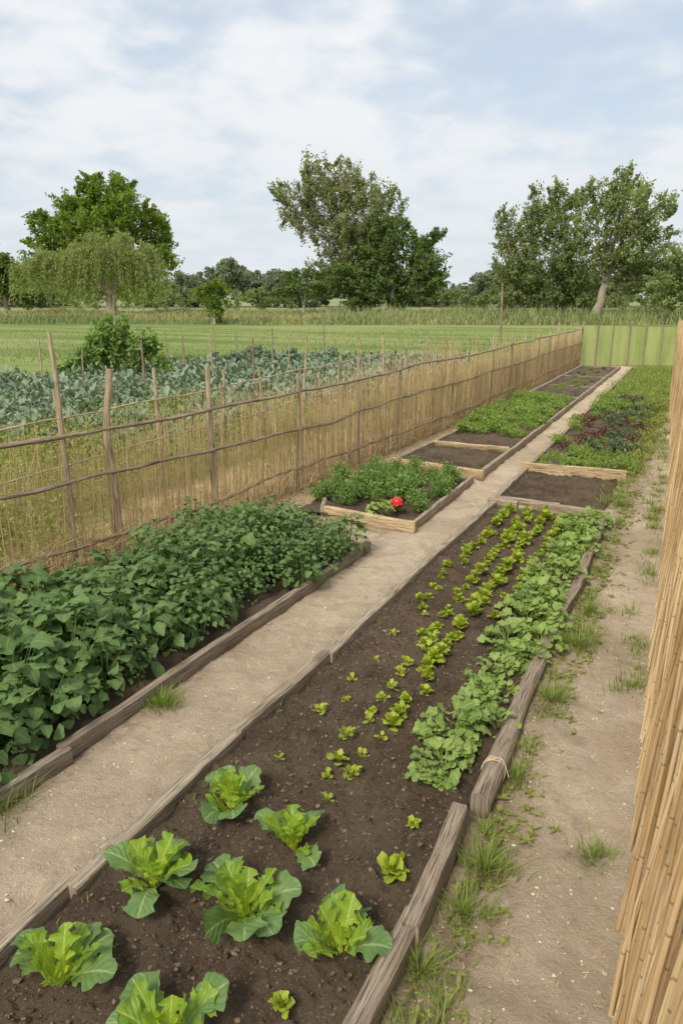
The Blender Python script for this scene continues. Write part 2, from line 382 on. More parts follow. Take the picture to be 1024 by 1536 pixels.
# ---------------------------------------------------------------- beds
def board(p0,p1,w,h,mat,z0=-.02,name='edging_board',parent=None,roundness=.18,label=None,tw=.006):
    L=math.dist(p0[:2],p1[:2]);n=max(6,int(L/.08));t=np.linspace(0,1,n)
    s1=U(0,50)
    cx=p0[0]+(p1[0]-p0[0])*t+fbm(t*L+s1,t*0+1,.9,3)*tw*2
    cy=p0[1]+(p1[1]-p0[1])*t
    cz=z0+h/2+(p1[2]-p0[2] if len(p0)>2 else 0)*t+(p0[2] if len(p0)>2 else 0)+fbm(t*L+s1,t*0+5,1.1,3)*tw*1.5
    r=min(w,h)*roundness;sec=[]
    for qx,qy,a0 in ((w/2-r,h/2-r,0),(-w/2+r,h/2-r,90),(-w/2+r,-h/2+r,180),(w/2-r,-h/2+r,270)):
        for k in range(4):
            an=math.radians(a0+k*30);sec.append((qx+r*math.cos(an),qy+r*math.sin(an)))
    sec=np.array(sec)*rng.uniform(.94,1.06,(16,1))
    V,Q,T,uv=sweep(np.stack([cx,cy,cz],1),sec,1+fbm(t*L+s1,t*0+9,3,4)*.12)
    o=Vector(parent.location) if parent else Vector((0,0,0))
    V=V-np.array(o)
    ac=Acc();ac.add(V,Q,T,uv,U(0,1))
    ob=put(ac.mesh(name,mat),name,parent=parent)
    if label: ob['label']=label
    return ob
def mz(X,Y): return .052+fbm(X,Y,2.2,3)*.035+fbm(X,Y,9,3,.62)*.032+fbm(X,Y,30,3,.75)*.028
def soil(x0,x1,y0,y1,parent,res=.03):
    V,Q=grid(x0,x1,y0,y1,res,mz);V-=np.array(parent.location)
    ac=Acc();ac.add(V,Q);put(ac.mesh('soil',m_soil),'soil',parent=parent)
bg='wooden edged garden beds'
B=empty('raised_bed',(-1.4,4.3,0),'long soil bed edged with weathered grey boards and logs','garden bed',bg)
soil(-2.04,-.76,.2,8.28,B,.0095)
for y0,y1,x0,x1 in ((.1,1.78,-2.06,-2.08),(1.74,2.98,-2.05,-2.07),(2.96,4.03,-2.08,-2.045),(4.02,5.85,-2.03,-2.045),(5.83,8.3,-2.05,-2.0)):
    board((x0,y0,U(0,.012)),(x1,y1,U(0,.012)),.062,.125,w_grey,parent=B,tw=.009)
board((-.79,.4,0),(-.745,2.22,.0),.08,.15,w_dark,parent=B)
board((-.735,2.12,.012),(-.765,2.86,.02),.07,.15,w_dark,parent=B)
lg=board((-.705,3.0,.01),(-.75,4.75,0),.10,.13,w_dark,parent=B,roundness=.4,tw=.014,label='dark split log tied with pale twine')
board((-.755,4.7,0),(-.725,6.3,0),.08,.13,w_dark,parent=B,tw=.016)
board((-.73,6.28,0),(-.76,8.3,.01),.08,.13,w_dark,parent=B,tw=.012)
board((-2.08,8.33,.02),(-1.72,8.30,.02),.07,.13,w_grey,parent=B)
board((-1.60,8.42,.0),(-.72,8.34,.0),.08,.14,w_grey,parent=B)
ac=Acc()
for k in range(3):
    t=np.linspace(0,2*pi,25);yy=3.28+k*.012
    tube(ac,np.stack([-.713+.060*np.cos(t),yy+.01*np.sin(t*2),.058+.075*np.sin(t)],1),.0028,5)
for dx in (-.05,.06):
    t=np.linspace(0,1,8);tube(ac,np.stack([-.705+dx*t*1.3,3.29-.03*t,.135+.03*np.sin(t*3)-.07*t*t],1),.0022,5)
o=put(ac.mesh('twine_tie',m_twine),'twine_tie',parent=lg);o.location=-Vector(B.location)
B2=empty('raised_bed',(-3.4,3.4,0),'bed packed with dark leafy plants behind grey boards','garden bed',bg)
soil(-4.15,-2.8,.2,6.25,B2,.05)
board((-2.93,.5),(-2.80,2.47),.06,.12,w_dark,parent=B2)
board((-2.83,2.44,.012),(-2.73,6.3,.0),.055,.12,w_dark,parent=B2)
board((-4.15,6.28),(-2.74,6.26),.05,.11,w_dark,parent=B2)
B3=empty('raised_bed',(-3.2,8.2,0),'herb bed with fresh front plank and grey side boards','garden bed',bg)
soil(-3.98,-2.58,7.08,9.36,B3,.03)
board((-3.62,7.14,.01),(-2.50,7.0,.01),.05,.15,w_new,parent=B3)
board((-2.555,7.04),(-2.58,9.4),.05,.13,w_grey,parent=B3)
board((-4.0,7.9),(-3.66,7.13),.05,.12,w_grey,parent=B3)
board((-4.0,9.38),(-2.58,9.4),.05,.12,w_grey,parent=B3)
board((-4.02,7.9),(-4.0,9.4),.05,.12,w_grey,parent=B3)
B4=empty('raised_bed',(-3.2,11,0),'bare soil bed with fresh front plank','garden bed',bg)
soil(-3.86,-2.56,9.72,11.4,B4,.025)
board((-3.92,9.86,.02),(-2.48,9.62,.02),.055,.15,w_new,parent=B4)
board((-2.53,9.66),(-2.54,11.45),.055,.14,w_grey,parent=B4)
board((-3.9,9.9),(-3.84,11.45),.055,.14,w_grey,parent=B4)
board((-3.84,11.5,.02),(-2.56,11.42,.02),.05,.13,w_new,parent=B4)
B5=empty('raised_bed',(-3.2,15,0),'bed of soft green leafy plants edged with boards','garden bed',bg)
soil(-3.82,-2.56,11.48,18.3,B5,.05)
board((-2.53,11.48),(-2.53,15),.05,.13,w_grey,parent=B5);board((-2.53,15),(-2.53,18.4),.05,.13,w_grey,parent=B5)
board((-3.84,11.48),(-3.8,18.4),.05,.13,w_grey,parent=B5);board((-3.8,18.4),(-2.53,18.4),.05,.12,w_dark,parent=B5)
B6=empty('raised_bed',(-3.2,22,0),'bare soil beds divided by narrow grey boards','garden bed',bg)
soil(-3.78,-2.56,18.5,27.3,B6,.08)
for y in (21.0,23.6,27.4): board((-3.8,y,.0),(-2.53,y,.0),.05,.11,w_dark,parent=B6)
board((-2.53,18.5),(-2.53,27.4),.055,.14,w_grey,parent=B6);board((-3.8,18.5),(-3.76,27.4),.055,.14,w_grey,parent=B6)
B7=empty('raised_bed',(-1.4,9.4,0),'short bare soil bed with fresh back plank','garden bed',bg)
soil(-2.0,-.82,8.62,10.2,B7,.025)
board((-2.03,8.6),(-2.04,10.25),.055,.13,w_grey,parent=B7);board((-2.02,8.6),(-1.3,8.58),.05,.11,w_grey,parent=B7)
board((-2.1,10.26,.03),(-.74,10.33,.03),.06,.16,w_new,parent=B7)
B8=empty('raised_bed',(-1.4,14,0),'mulched soil bed with dusky leafy plants','garden bed',bg)
soil(-2.02,-.85,10.4,18.5,B8,.05)
board((-2.05,10.4),(-2.06,14.5),.055,.12,w_grey,parent=B8);board((-2.06,14.5),(-2.08,21),.055,.12,w_grey,parent=B8)
board((-2.08,21),(-2.12,27.5),.055,.12,w_grey,parent=B8)

import bmesh
bm=bmesh.new();bmesh.ops.create_icosphere(bm,subdivisions=1,radius=1);bm.verts.ensure_lookup_table()
ICV=np.array([v.co[:] for v in bm.verts]);ICT=np.array([[v.index for v in f.verts] for f in bm.faces]);bm.free()
def lumps(P,s,mat,name,flat=.65):
    n=len(P);k=len(ICV)
    S=s[:,None]*rng.uniform(.55,1.4,(n,3));S[:,2]*=flat
    J=rng.uniform(.55,1.35,(n,k,1))
    a=rng.uniform(0,6.28,n);V=ICV[None]*J*S[:,None,:]
    X=V[:,:,0]*np.cos(a)[:,None]-V[:,:,1]*np.sin(a)[:,None];Y=V[:,:,0]*np.sin(a)[:,None]+V[:,:,1]*np.cos(a)[:,None]
    V=np.stack([X,Y,V[:,:,2]],2)+P[:,None,:]
    T=(np.arange(n)*k)[:,None,None]+ICT[None]
    ac=Acc();ac.add(V.reshape(-1,3),None,T.reshape(-1,3),None,np.repeat(rng.random(n)**1.3,k))
    put(ac.mesh(name,mat,False),name,kind='stuff',label=('crumbly dark soil clods on the beds' if 'clod' in name else 'small pale pebbles on the sandy path'),cat=('soil' if 'clod' in name else 'pebbles'))
n=40000;X=rng.uniform(-2.0,-.8,n);Y=.6+7.6*rng.random(n)**1.5
n_=2500;X=np.concatenate([X,rng.uniform(-3.8,-2.6,n_),rng.uniform(-2,-.85,n_)]);Y=np.concatenate([Y,rng.uniform(9.8,12.6,n_),rng.uniform(8.7,10.2,n_)])
lumps(np.stack([X,Y,mz(X,Y)],1),.0014+.0105*rng.random(len(X))**7,m_clod,'soil_clods',.7)
n=34000;X=rng.uniform(-2.9,.0,n);Y=1+10*rng.random(n)**1.5
k=~((X>-2.1)&(X<-.68));X=X[k];Y=Y[k]
lumps(np.stack([X,Y,pathz(X,Y)],1),.0012+.0075*rng.random(len(X))**7,m_peb,'pebbles')
def fx(y): return np.interp(y,[0,3.9,5.1,7.9,14,28],[-5.5,-4.98,-4.8,-4.48,-4.2,-4.0])
n1=2600;n2=15000
X=np.concatenate([rng.uniform(-2.85,-.05,n1),rng.normal(0,.42,n2)]);Y=np.concatenate([1+9*rng.random(n1)**1.4,2+26*rng.random(n2)**1.3])
X[n1:]+=fx(Y[n1:])+.15
k=~((X>-2.12)&(X<-.66));X=X[k];Y=Y[k]
ac=Acc();n=len(X);L=rng.uniform(.008,.035,n)*np.where(X<-3.5,2.8,1);az=rng.uniform(0,6.28,n);w=rng.uniform(.0007,.0018,n)*np.where(X<-3.5,2.4,1)
d=np.stack([np.cos(az)*L,np.sin(az)*L,rng.uniform(-.1,.25,n)*L],1);s=np.stack([-np.sin(az)*w,np.cos(az)*w,0*w],1)
P=np.stack([X,Y,pathz(X,Y)+.006],1)
V=np.stack([P-d/2-s,P+d/2-s,P+d/2+s,P-d/2+s],1).reshape(-1,3)
ac.add(V,(np.arange(n)*4)[:,None]+np.arange(4),None,None,np.repeat(rng.random(n),4))
put(ac.mesh('straw_litter',m_straw,False),'straw_litter',kind='stuff',label='scattered dry straw and stalk bits on the ground',cat='straw')

# ---------------------------------------------------------------- reed fence
FB=empty('reed_fence',(-4.6,8,0),'golden reed fence with crooked wooden posts and three rails','fence')
o0=np.array(FB.location)
ac=Acc();Y=[];y=.8
while y<28.2:
    Y.append(y);y+=U(.003,.017)*np.interp(y,[0,6,14],[1.1,1,.85])
for y in Y:
    x=float(fx(y))+N(.022);h=U(1.08,1.40)+(U(0,.26) if rng.random()<.12 else 0)
    if rng.random()<.2: h=U(.35,1.1)
    lx=N(.03);ly=N(.035) if rng.random()>.15 else N(.15)
    z=np.array([0,.5,1.]);r=U(.0019,.0041)*np.interp(y,[0,7,12,28],[1,1.05,1.3,1.6])
    P=np.stack([x+lx*z+np.array([0,N(.012),0]),y+ly*z+np.array([0,N(.02),0]),h*z-.03],1)-o0
    tube(ac,P,[r,r*.9,r*.5],3,rng.random())
for k in range(3400):
    y=1+27*rng.random()**1.3;h=U(.1,.45);x=float(fx(y))+N(.06);P=np.array([[x,y,0],[x+N(.06),y+N(.1),h*.6],[x+N(.12),y+N(.2),h]])-o0
    tube(ac,P,[.0022,.002,.001],3,rng.random())
put(ac.mesh('reed_screen',m_reed),'reed_screen',parent=FB)
posts=[(2.6,1.8,.03),(4.62,2.12,.025),(5.12,1.78,.035),(6.45,1.72,.036),(8.02,1.5,.026),(9.75,1.52,.024)]
y=11.1
while y<28: posts.append((y,U(1.38,1.68),U(.016,.03)));y+=U(.8,1.7)
posts.append((28.1,1.55,.035))
for i,(y,h,r) in enumerate(posts):
    ac=Acc();z=np.linspace(0,1,10);s1=U(0,30)
    P=np.stack([float(fx(y))+.02+fbm(z*2.5+s1,z*0,1,3)*.05*z+N(.03)*z,y+fbm(z*2.5+s1,z*0+7,1,3)*.07*z+N(.04)*z,-.05+(h+.05)*z],1)-o0
    V,Q,T,uv=sweep(P,circ(1,8)*rng.uniform(.8,1.2,(8,1)),r*(1.1-.35*z)*(1+fbm(z*6+s1,z*0,1,2)*.2));uv[:,0]*=r;ac.add(V,Q,T,uv,rng.random())
    put(ac.mesh('post',w_post),'post',parent=FB)
for zr,r in ((1.30,.020),(.82,.017),(.26,.016)):
    ac=Acc();ys=np.arange(.8,28.2,.1);s1=U(0,90)
    P=np.stack([fx(ys)+.05+fbm(ys+s1,ys*0,.8,2)*.02,ys,zr+fbm(ys+s1,ys*0+4,.55,3)*.13*np.clip((16-ys)/8,.35,1)],1)-o0
    V,Q,T,uv=sweep(P,circ(1,7),r*(1+fbm(ys+s1,ys*0+2,2,2)*.3)*np.interp(ys,[0,6,28],[1.15,1,.9]));uv[:,0]*=r;ac.add(V,Q,T,uv,rng.random())
    put(ac.mesh('rail',w_rail),'rail',parent=FB)

F2=empty('stick_fence',(-6.5,9,0),'sparse thin stick fence with pale stakes','fence');o0=np.array(F2.location)
f2=lambda y:-6.1-.05*(y-3)
ac=Acc();y=2.
while y<24:
    y+=U(.008,.04);x=f2(y)+N(.03);h=U(.6,1.22);r=U(.002,.004)
    tube(ac,np.array([[x,y,-.03],[x+N(.03),y+N(.05),h*.5],[x+N(.06),y+N(.12),h]])-o0,[r,r,r*.6],3,rng.random())
put(ac.mesh('stick_screen',m_reed),'stick_screen',parent=F2)
for zr in (1.12,.6):
    ac=Acc();ys=np.arange(2,24,.15);P=np.stack([f2(ys)+.03,ys,zr+fbm(ys,ys*0+zr,.5,3)*.08],1)-o0
    tube(ac,P,.011,6,rng.random());put(ac.mesh('rail',w_post),'rail',parent=F2)
for y in (2.8,4.2,6.0,7.7,9.2,10.6,12,13.6,15,16.5,18,20,22):
    ac=Acc();h=U(1.25,1.6);z=np.linspace(0,1,5);P=np.stack([f2(y)+N(.07)*z,y+N(.1)*z,h*z-.03],1)-o0
    tube(ac,P,U(.018,.03)*(1.1-.3*z),7,rng.random(),True);put(ac.mesh('post',w_post),'post',parent=F2)

stk=[(21,-11.6,1.5),(22,-10.2,1.3),(20,-8.0,1.4),(22,-6.6,1.65),(19,-5.0,1.4),(20,-3.4,1.5),(23,-4.8,1.3),(18,-2.1,1.5),(25,-7.6,1.4),(24,-2.2,1.5),(30,-5.0,1.5),(27,-6.2,1.2),(14,-7.3,1.6),(10,-4.95,1.55),(26,-3.6,1.3),(21,-1.0,1.5),(28,-.6,1.5),(17,-5.9,1.3),(23,-1.6,1.4)]
for F,R,h in stk:
    x=-.432*F+.902*R;y=.902*F+.432*R;ac=Acc();z=np.linspace(0,1,5)
    tube(ac,np.stack([N(.06)*z,N(.06)*z,h*z-.05],1),U(.018,.032)*(1.1-.25*z),7,rng.random(),True)
    put(ac.mesh('wooden_stake',w_post if rng.random()<.5 else w_rail),'wooden_stake',(x,y,0),label='weathered wooden stake standing among vegetable rows',cat='stake',group='stakes in the vegetable field')
ac=Acc();z=np.linspace(0,1,6);tube(ac,np.stack([.03*np.sin(z*3),0*z,2.75*z-.04],1),.028*(1.1-.3*z),8,.4,True)
put(ac.mesh('wooden_pole',w_rail),'wooden_pole',(-4.35,17.6,0),label='tall slim wooden pole beside the reed fence',cat='pole')

# ---------------------------------------------------------------- bamboo fence
FC=empty('bamboo_fence',(0,8,0),'tall screen of upright bamboo canes beside the sandy path','fence');o0=np.array(FC.location)
bx=lambda y:np.interp(y,[0,2.3,6.9,11.6,15.6,18.6],[.01,-.02,-.12,-.25,-.40,-.585])
bl=lambda y:np.interp(y,[0,6,12,18.6],[.16,.13,.07,.0])
ac=Acc();y=1.0
while y<18.5:
    y+=U(.006,.020);r=U(.0045,.0088) if rng.random()>.08 else U(.009,.012)
    x=float(bx(y))+abs(N(.036))+.008;h=U(1.66,1.98);lx=float(bl(y))+N(.024);ly=N(.05) if rng.random()<.82 else N(.13)
    z=np.linspace(0,1,7);s1=U(0,99)
    P=np.stack([x+lx*z+fbm(z*2+s1,z*0,1,2)*.03,y+ly*z+fbm(z*2+s1,z*0+3,1,2)*.04,h*z-.02],1)-o0
    V,Q,T,uv=sweep(P,circ(1,8),r*(1.05-.4*z));uv[:,0]*=r;ac.add(V,Q,T,uv,rng.random())
put(ac.mesh('bamboo_screen',m_bamboo),'bamboo_screen',parent=FC)
for zr in (.45,1.45):
    ac=Acc();ys=np.arange(1,18.5,.2);P=np.stack([bx(ys)+bl(ys)*zr/1.8+.13,ys,zr+fbm(ys,ys*0,.5,2)*.02],1)-o0
    tube(ac,P,.018,8,.3,True);put(ac.mesh('rail',w_rail),'rail',parent=FC)

FN=empty('netting_fence',(0,28.9,0),'bright green netting fence on dark posts','fence');o0=np.array(FN.location)
ac=Acc();xs=np.arange(-3.95,9,.25);nx=len(xs);yy=28.4+(xs+4)*.42
zt=1.38+.03*np.sin(xs*1.1)
V=np.concatenate([np.stack([xs,yy+.05*np.sin(xs*2.3)*q,zt*q+.01],1) for q in (0,.33,.66,1)])-o0
i=np.arange(4*nx).reshape(4,nx);ac.add(V,np.stack([i[:-1,:-1].ravel(),i[:-1,1:].ravel(),i[1:,1:].ravel(),i[1:,:-1].ravel()],1))
put(ac.mesh('netting',m_net),'netting',parent=FN)
for x in (-3.5,-3.0,-2.45,-1.95,-1.4,-.8,-.25,.4,1.1,1.8,3.2,4.8,6.5,8.4):
    ac=Acc();y=28.4+(x+4)*.42-.07;tube(ac,np.array([[x,y,-.03],[x+N(.02),y,.8],[x+N(.03),y,U(1.4,1.7)]])-o0,U(.02,.035),7,rng.random(),True)
    put(ac.mesh('post',w_dark),'post',parent=FN)

# ---------------------------------------------------------------- plants
def P_lettuce(seed):
    a=Acc();b=Acc()
    n=random.choice((8,9,10))
    for k in range(n):
        az=k*2.4+U(-.3,.3);t=k/n
        addleaf(a,rng.random()*.5+.5*(1-t),L=U(.16,.25)*(1-.1*t),W=U(.06,.095),pitch=1.45-.5*t+U(-.14,.14),bend=-U(.15,.65)-.25*t,yaw=az,base=(.012*math.cos(az),.012*math.sin(az),.0),kind='oak',nu=11,nv=30,fold=.3,ruf=.06,rf=4.5,lobe=.38,nl=U(3.2,4.6),roll=N(.35))
    for k in range(random.choice((4,5,6))):
        az=U(0,6.28)
        addleaf(b,rng.random(),L=U(.19,.26),W=U(.10,.145),pitch=U(.75,1.1),bend=-U(.7,1.3),yaw=az,base=(.012*math.cos(az),.012*math.sin(az),.0),kind='oak',nu=11,nv=30,fold=.15,ruf=.06,rf=3,lobe=.17,nl=U(2.6,3.8),roll=N(.4))
    return a,b
def two(a,b,ma,mb,name):
    c=Acc();c.merge(a.arrays(),(0,0,0));nq=len(a.arrays()[1])
    c.merge(b.arrays(),(0,0,0))
    me=c.mesh(name,ma);me.materials.append(mb)
    idx=np.zeros(len(me.polygons),int);idx[nq:]=1;me.polygons.foreach_set('material_index',idx);return me
lett=[two(*P_lettuce(i),mat_lettuce,mat_outer,'lettuce_plant') for i in range(7)]
def soilz(x,y): return float(mz(np.array([x]),np.array([y]))[0])-.006
for i,(x,y,s) in enumerate([(-1.765,2.48,1.0),(-1.366,2.36,.93),(-1.766,1.916,1.02),(-1.35,1.95,1.1),(-.95,1.97,1.0),(-1.79,1.43,1.0),(-1.29,1.40,1.05)]):
    put(lett[i],'lettuce_plant',(x,y,soilz(x,y)),U(0,6),s,'bright green loose-leaf lettuce growing in dark soil','lettuce','lettuces in the long bed')
def P_seed(n,L,up=.9):
    a=Acc()
    for k in range(n):
        az=k*2.4+U(-.4,.4);t=k/n
        addleaf(a,rng.random(),L=L*U(.6,1.15),W=L*U(.45,.65),pitch=up*(1.35-t)+.15,bend=-U(.5,1.2),yaw=az,base=(0,0,L*.5*rng.random()),kind='round' if rng.random()<.6 else 'spat',nu=5,nv=9,fold=.2,ruf=.12,rf=2.5,lobe=.26,nl=3.5,roll=N(.4))
    return a
def P_salad(n,R,H,L):
    a=Acc()
    for k in range(n):
        az=U(0,6.28);q=rng.random()**.6;r=R*q*.55
        addleaf(a,rng.random(),L=L*U(.7,1.25),W=L*U(.5,.75),pitch=1.1-q*.8+N(.2),bend=-U(.5,1.2),yaw=az+N(.4),base=(r*math.cos(az),r*math.sin(az),H*(1-q*.75)*U(.3,.9)),kind='round',nu=7,nv=14,fold=.1,ruf=.11,rf=3,lobe=.2,nl=5.5,roll=N(.4))
    for k in range(10):
        az=U(0,6.28);tube(a,[[0,0,0],[.3*R*math.cos(az),.3*R*math.sin(az),H*.35],[.6*R*math.cos(az),.6*R*math.sin(az),H*.6]],[.003,.0025,.002],4,.6)
    return a
seedS=[P_seed(random.choice((8,10,12)),.055).mesh('seedling',mat_seed) for _ in range(6)]
seedM=[P_seed(random.choice((20,26,32)),.074,1.15).mesh('young_plant',mat_seed) for _ in range(8)]
salad=[P_salad(random.choice((28,38,46)),.18,.20,.115).mesh('salad_plant',mat_salad) for _ in range(8)]
lab1='tiny yellow-green seedling in dark soil';lab2='small yellow-green salad plant in dark soil';lab3='bushy green salad plant with scalloped leaves'
for x,y,s in ((-.915,2.42,1.35),(-.945,2.74,.65),(-1.02,1.66,.7)):
    put(seedM[int(U(0,8))],'young_plant',(x,y,soilz(x,y)),U(0,6),s,lab2,'salad plant','young salad plants')
for x,y in ((-1.76,2.9),(-1.77,3.42),(-1.72,3.62),(-1.78,3.85),(-1.74,4.15),(-1.80,4.6),(-1.7,5.0),(-1.38,2.72),(-1.45,2.9),(-1.36,2.95),(-1.47,3.02),(-1.5,3.22),(-1.46,3.4),(-1.36,3.1),(-1.33,3.28)):
    put(seedS[int(U(0,6))],'seedling',(x+N(.01),y,soilz(x,y)),U(0,6),U(.7,1.3),lab1,'seedling','seedlings in the long bed')
def row(x,y0,y1,step,s0,s1,jit,src,name,lab,cat,grp,var=.2):
    y=y0
    while y<y1:
        t=(y-y0)/(y1-y0);s=(s0+(s1-s0)*t)*U(1-var,1+var);xx=x+N(jit)
        put(src[int(U(0,len(src)))],name,(xx,y,soilz(xx,y)),U(0,6),s,lab,cat,grp);y+=step*U(.7,1.35)
g1='young salad plants'
row(-1.77,5.1,8.1,.13,.6,1.0,.025,seedM,'young_plant',lab2,'salad plant',g1,.28)
row(-1.48,3.5,4.6,.17,1.1,1.4,.02,seedS,'seedling',lab1,'seedling','seedlings in the long bed')
row(-1.54,4.5,8.1,.125,.7,1.05,.025,seedM,'young_plant',lab2,'salad plant',g1,.28)
row(-1.34,3.45,8.15,.125,.85,1.2,.025,seedM,'young_plant',lab2,'salad plant',g1,.28)
row(-1.17,4.9,8.15,.15,.65,1.05,.025,seedM,'young_plant',lab2,'salad plant',g1,.28)
row(-.98,3.05,8.15,.165,.78,.98,.03,salad,'salad_plant',lab3,'salad plant','leafy salad row',.3)
row(-.83,3.7,8.15,.22,.65,.95,.035,salad,'salad_plant',lab3,'salad plant','leafy salad row',.3)

def P_bean(n,R,H,L,nu=5,nv=8,lobe=0.04):
    a=Acc()
    for k in range(n):
        az=U(0,6.28);q=rng.random()**.5;r=R*q;h=H*(1-.6*q**2.5)*(U(.8,1.1) if k<n*.6 else U(.12,.85))
        addleaf(a,rng.random(),L=L*U(.55,1.2),W=L*U(.55,.85),pitch=U(-.3,.7)-q*.4,bend=-U(.4,1.2),yaw=az+N(.6),base=(r*math.cos(az),r*math.sin(az),h),kind='heart',nu=nu,nv=nv,fold=.12,ruf=.06,rf=2.5,lobe=lobe,nl=2.5,roll=N(.38))
    for k in range(9):
        az=U(0,6.28);q=U(.3,1);tube(a,[[.02*math.cos(az),.02*math.sin(az),0],[.5*q*R*math.cos(az),.5*q*R*math.sin(az),H*.5],[q*R*math.cos(az),q*R*math.sin(az),H*.85]],[.006,.004,.003],5,.8)
    return a
beans=[P_bean(68,.21,.46,.132,7,10,.06).mesh('bean_plant',mat_bean) for _ in range(7)]
beansf=[P_bean(190,.21,.46,.060,5,7,.32).mesh('bean_plant',mat_bean) for _ in range(6)]
y=.9
while y<6.15:
    for x in np.arange(-4.02,-2.97+.025*y,.235):
        xx=float(x)+N(.03);yy=min(y+N(.04),6.1);edge=xx>-3.15
        src=beans if (yy<3.9+U(-.9,.9)) else (beansf if rng.random()<.85 else beans)
        put(src[int(U(0,len(src)))],'bean_plant',(xx,yy,.05),U(0,6),U(.78,1.18)*(.80 if edge else 1.03)*float(np.interp(yy,[3.5,6.1],[1,.9])),'bushy dark green bean plant with broad leaves','bean plant','bean plants in the bed')
    y+=.235
def P_herb(n,R,H,s,sig=.028):
    a=Acc();ps=[]
    for k in range(26):
        az=U(0,6.28);q=rng.random()**.6;tip=np.array([R*q*math.cos(az),R*q*math.sin(az),H*(1-.4*q*q)*U(.65,1.2)])
        tube(a,[[0,0,0],[tip[0]*.4,tip[1]*.4,tip[2]*.55],list(tip)],[.003,.002,.001],3,.5)
        m_=n//26;t=rng.uniform(.45,1.05,m_)[:,None];ps.append(tip*t+rng.normal(0,sig,(m_,3)))
    P=np.concatenate(ps);cards(a,P,s,rng.random(len(P)),.6);return a
herb=[P_herb(700,.2,.27,.036).mesh('herb_plant',mat_herb) for _ in range(5)]
for x in np.arange(-3.85,-2.6,.27):
    for y in np.arange(7.35,9.3,.26):
        if y<7.6 and x<-3.5: continue
        if y<7.75 and x>-3.5: continue
        xx=x+N(.05);yy=y+N(.06)
        put(herb[int(U(0,5))],'herb_plant',(xx,yy,.05),U(0,6),U(.5,1.12),'feathery green herb plant in a wooden bed','herb','herbs in the wooden bed')
put(salad[1],'salad_plant',(-3.02,7.42,.05),0,1.1,lab3,'salad plant');put(herb[2],'herb_plant',(-2.68,7.62,.05),1,.8,'feathery green herb plant in a wooden bed','herb')
bm=bmesh.new();bmesh.ops.create_uvsphere(bm,u_segments=30,v_segments=18,radius=.062)
for v in bm.verts:
    r=math.hypot(v.co.x,v.co.y);an=math.atan2(v.co.y,v.co.x)
    f=1+.035*math.cos(5*an)*min(1,r/.04);v.co.x*=f;v.co.y*=f
    if v.co.z>0: v.co.z-=.014*math.exp(-(r/.018)**2)
for f in bm.faces:f.smooth=True
me=bpy.data.meshes.new('tomato');bm.to_mesh(me);bm.free();me.materials.append(m_tom)
TM=put(me,'tomato',(-2.88,7.45,.19),0,1.12,'single round glossy red tomato among herbs','tomato')
ac=Acc()
for k in range(5): addleaf(ac,.3,L=.03,W=.010,pitch=.15,bend=-.6,yaw=k*1.257,base=(0,0,.050),kind='lance',nu=3,nv=5)
tube(ac,[[0,0,.046],[.003,0,.06],[.008,0,.07]],.003,5)
put(ac.mesh('calyx',mat_herb),'calyx',parent=TM)
lime=[P_herb(640,.25,.20,.038,.035).mesh('leafy_plant',mat_lime) for _ in range(5)]
for x in np.arange(-3.68,-2.6,.3):
    for y in np.arange(12.9,18.1,.32):
        put(lime[int(U(0,5))],'leafy_plant',(x+N(.07),y+N(.09),.05),U(0,6),U(.55,1.2),'soft light green leafy plant in a boarded bed','leafy plant','light green plants in the bed')
dusk=[P_herb(420,.17,.18,.04).mesh('dusky_plant',mat_dusk) for _ in range(3)]
redp=[P_herb(420,.2,.15,.045).mesh('reddish_plant',mat_red) for _ in range(2)]
gm='mixed low plants in the mulched bed'
for y in np.arange(10.75,18.4,.3):
    for x in (-1.85,-1.6,-1.35,-1.12,-.93):
        r_=rng.random();lm=(lime[int(U(0,5))],'leafy_plant','low light green leafy plant in mulched bed');dk=(dusk[int(U(0,3))],'dusky_plant','dusky grey-green leafy plant on mulch');rd=(redp[int(U(0,2))],'reddish_plant','low reddish brown leafy plant on mulch')
        if y<11.7: t_=lm if r_<.75 else dk
        elif y<16:
            if x<-1.5: t_=rd if r_<.35 else (None if r_<.85 else lm)
            else: t_=dk if r_<.65 else (rd if r_<.85 else lm)
        else: t_=lm if r_<.55 else (dk if r_<.8 else rd)
        if t_ is None: continue
        put(t_[0],t_[1],(x+N(.08),y+N(.09),.03),U(0,6),U(.5,1.1)*(.8 if y<11.7 else 1),t_[2],'leafy plant',gm)
for k in range(40):
    y=U(18.8,27);put(lime[int(U(0,5))] if k%3 else dusk[k%3],'leafy_plant',(U(-3.65,-2.7),y,.04),U(0,6),U(.2,.5),'small green sprout in a bare soil bed','leafy plant','sprouts in the bare beds')

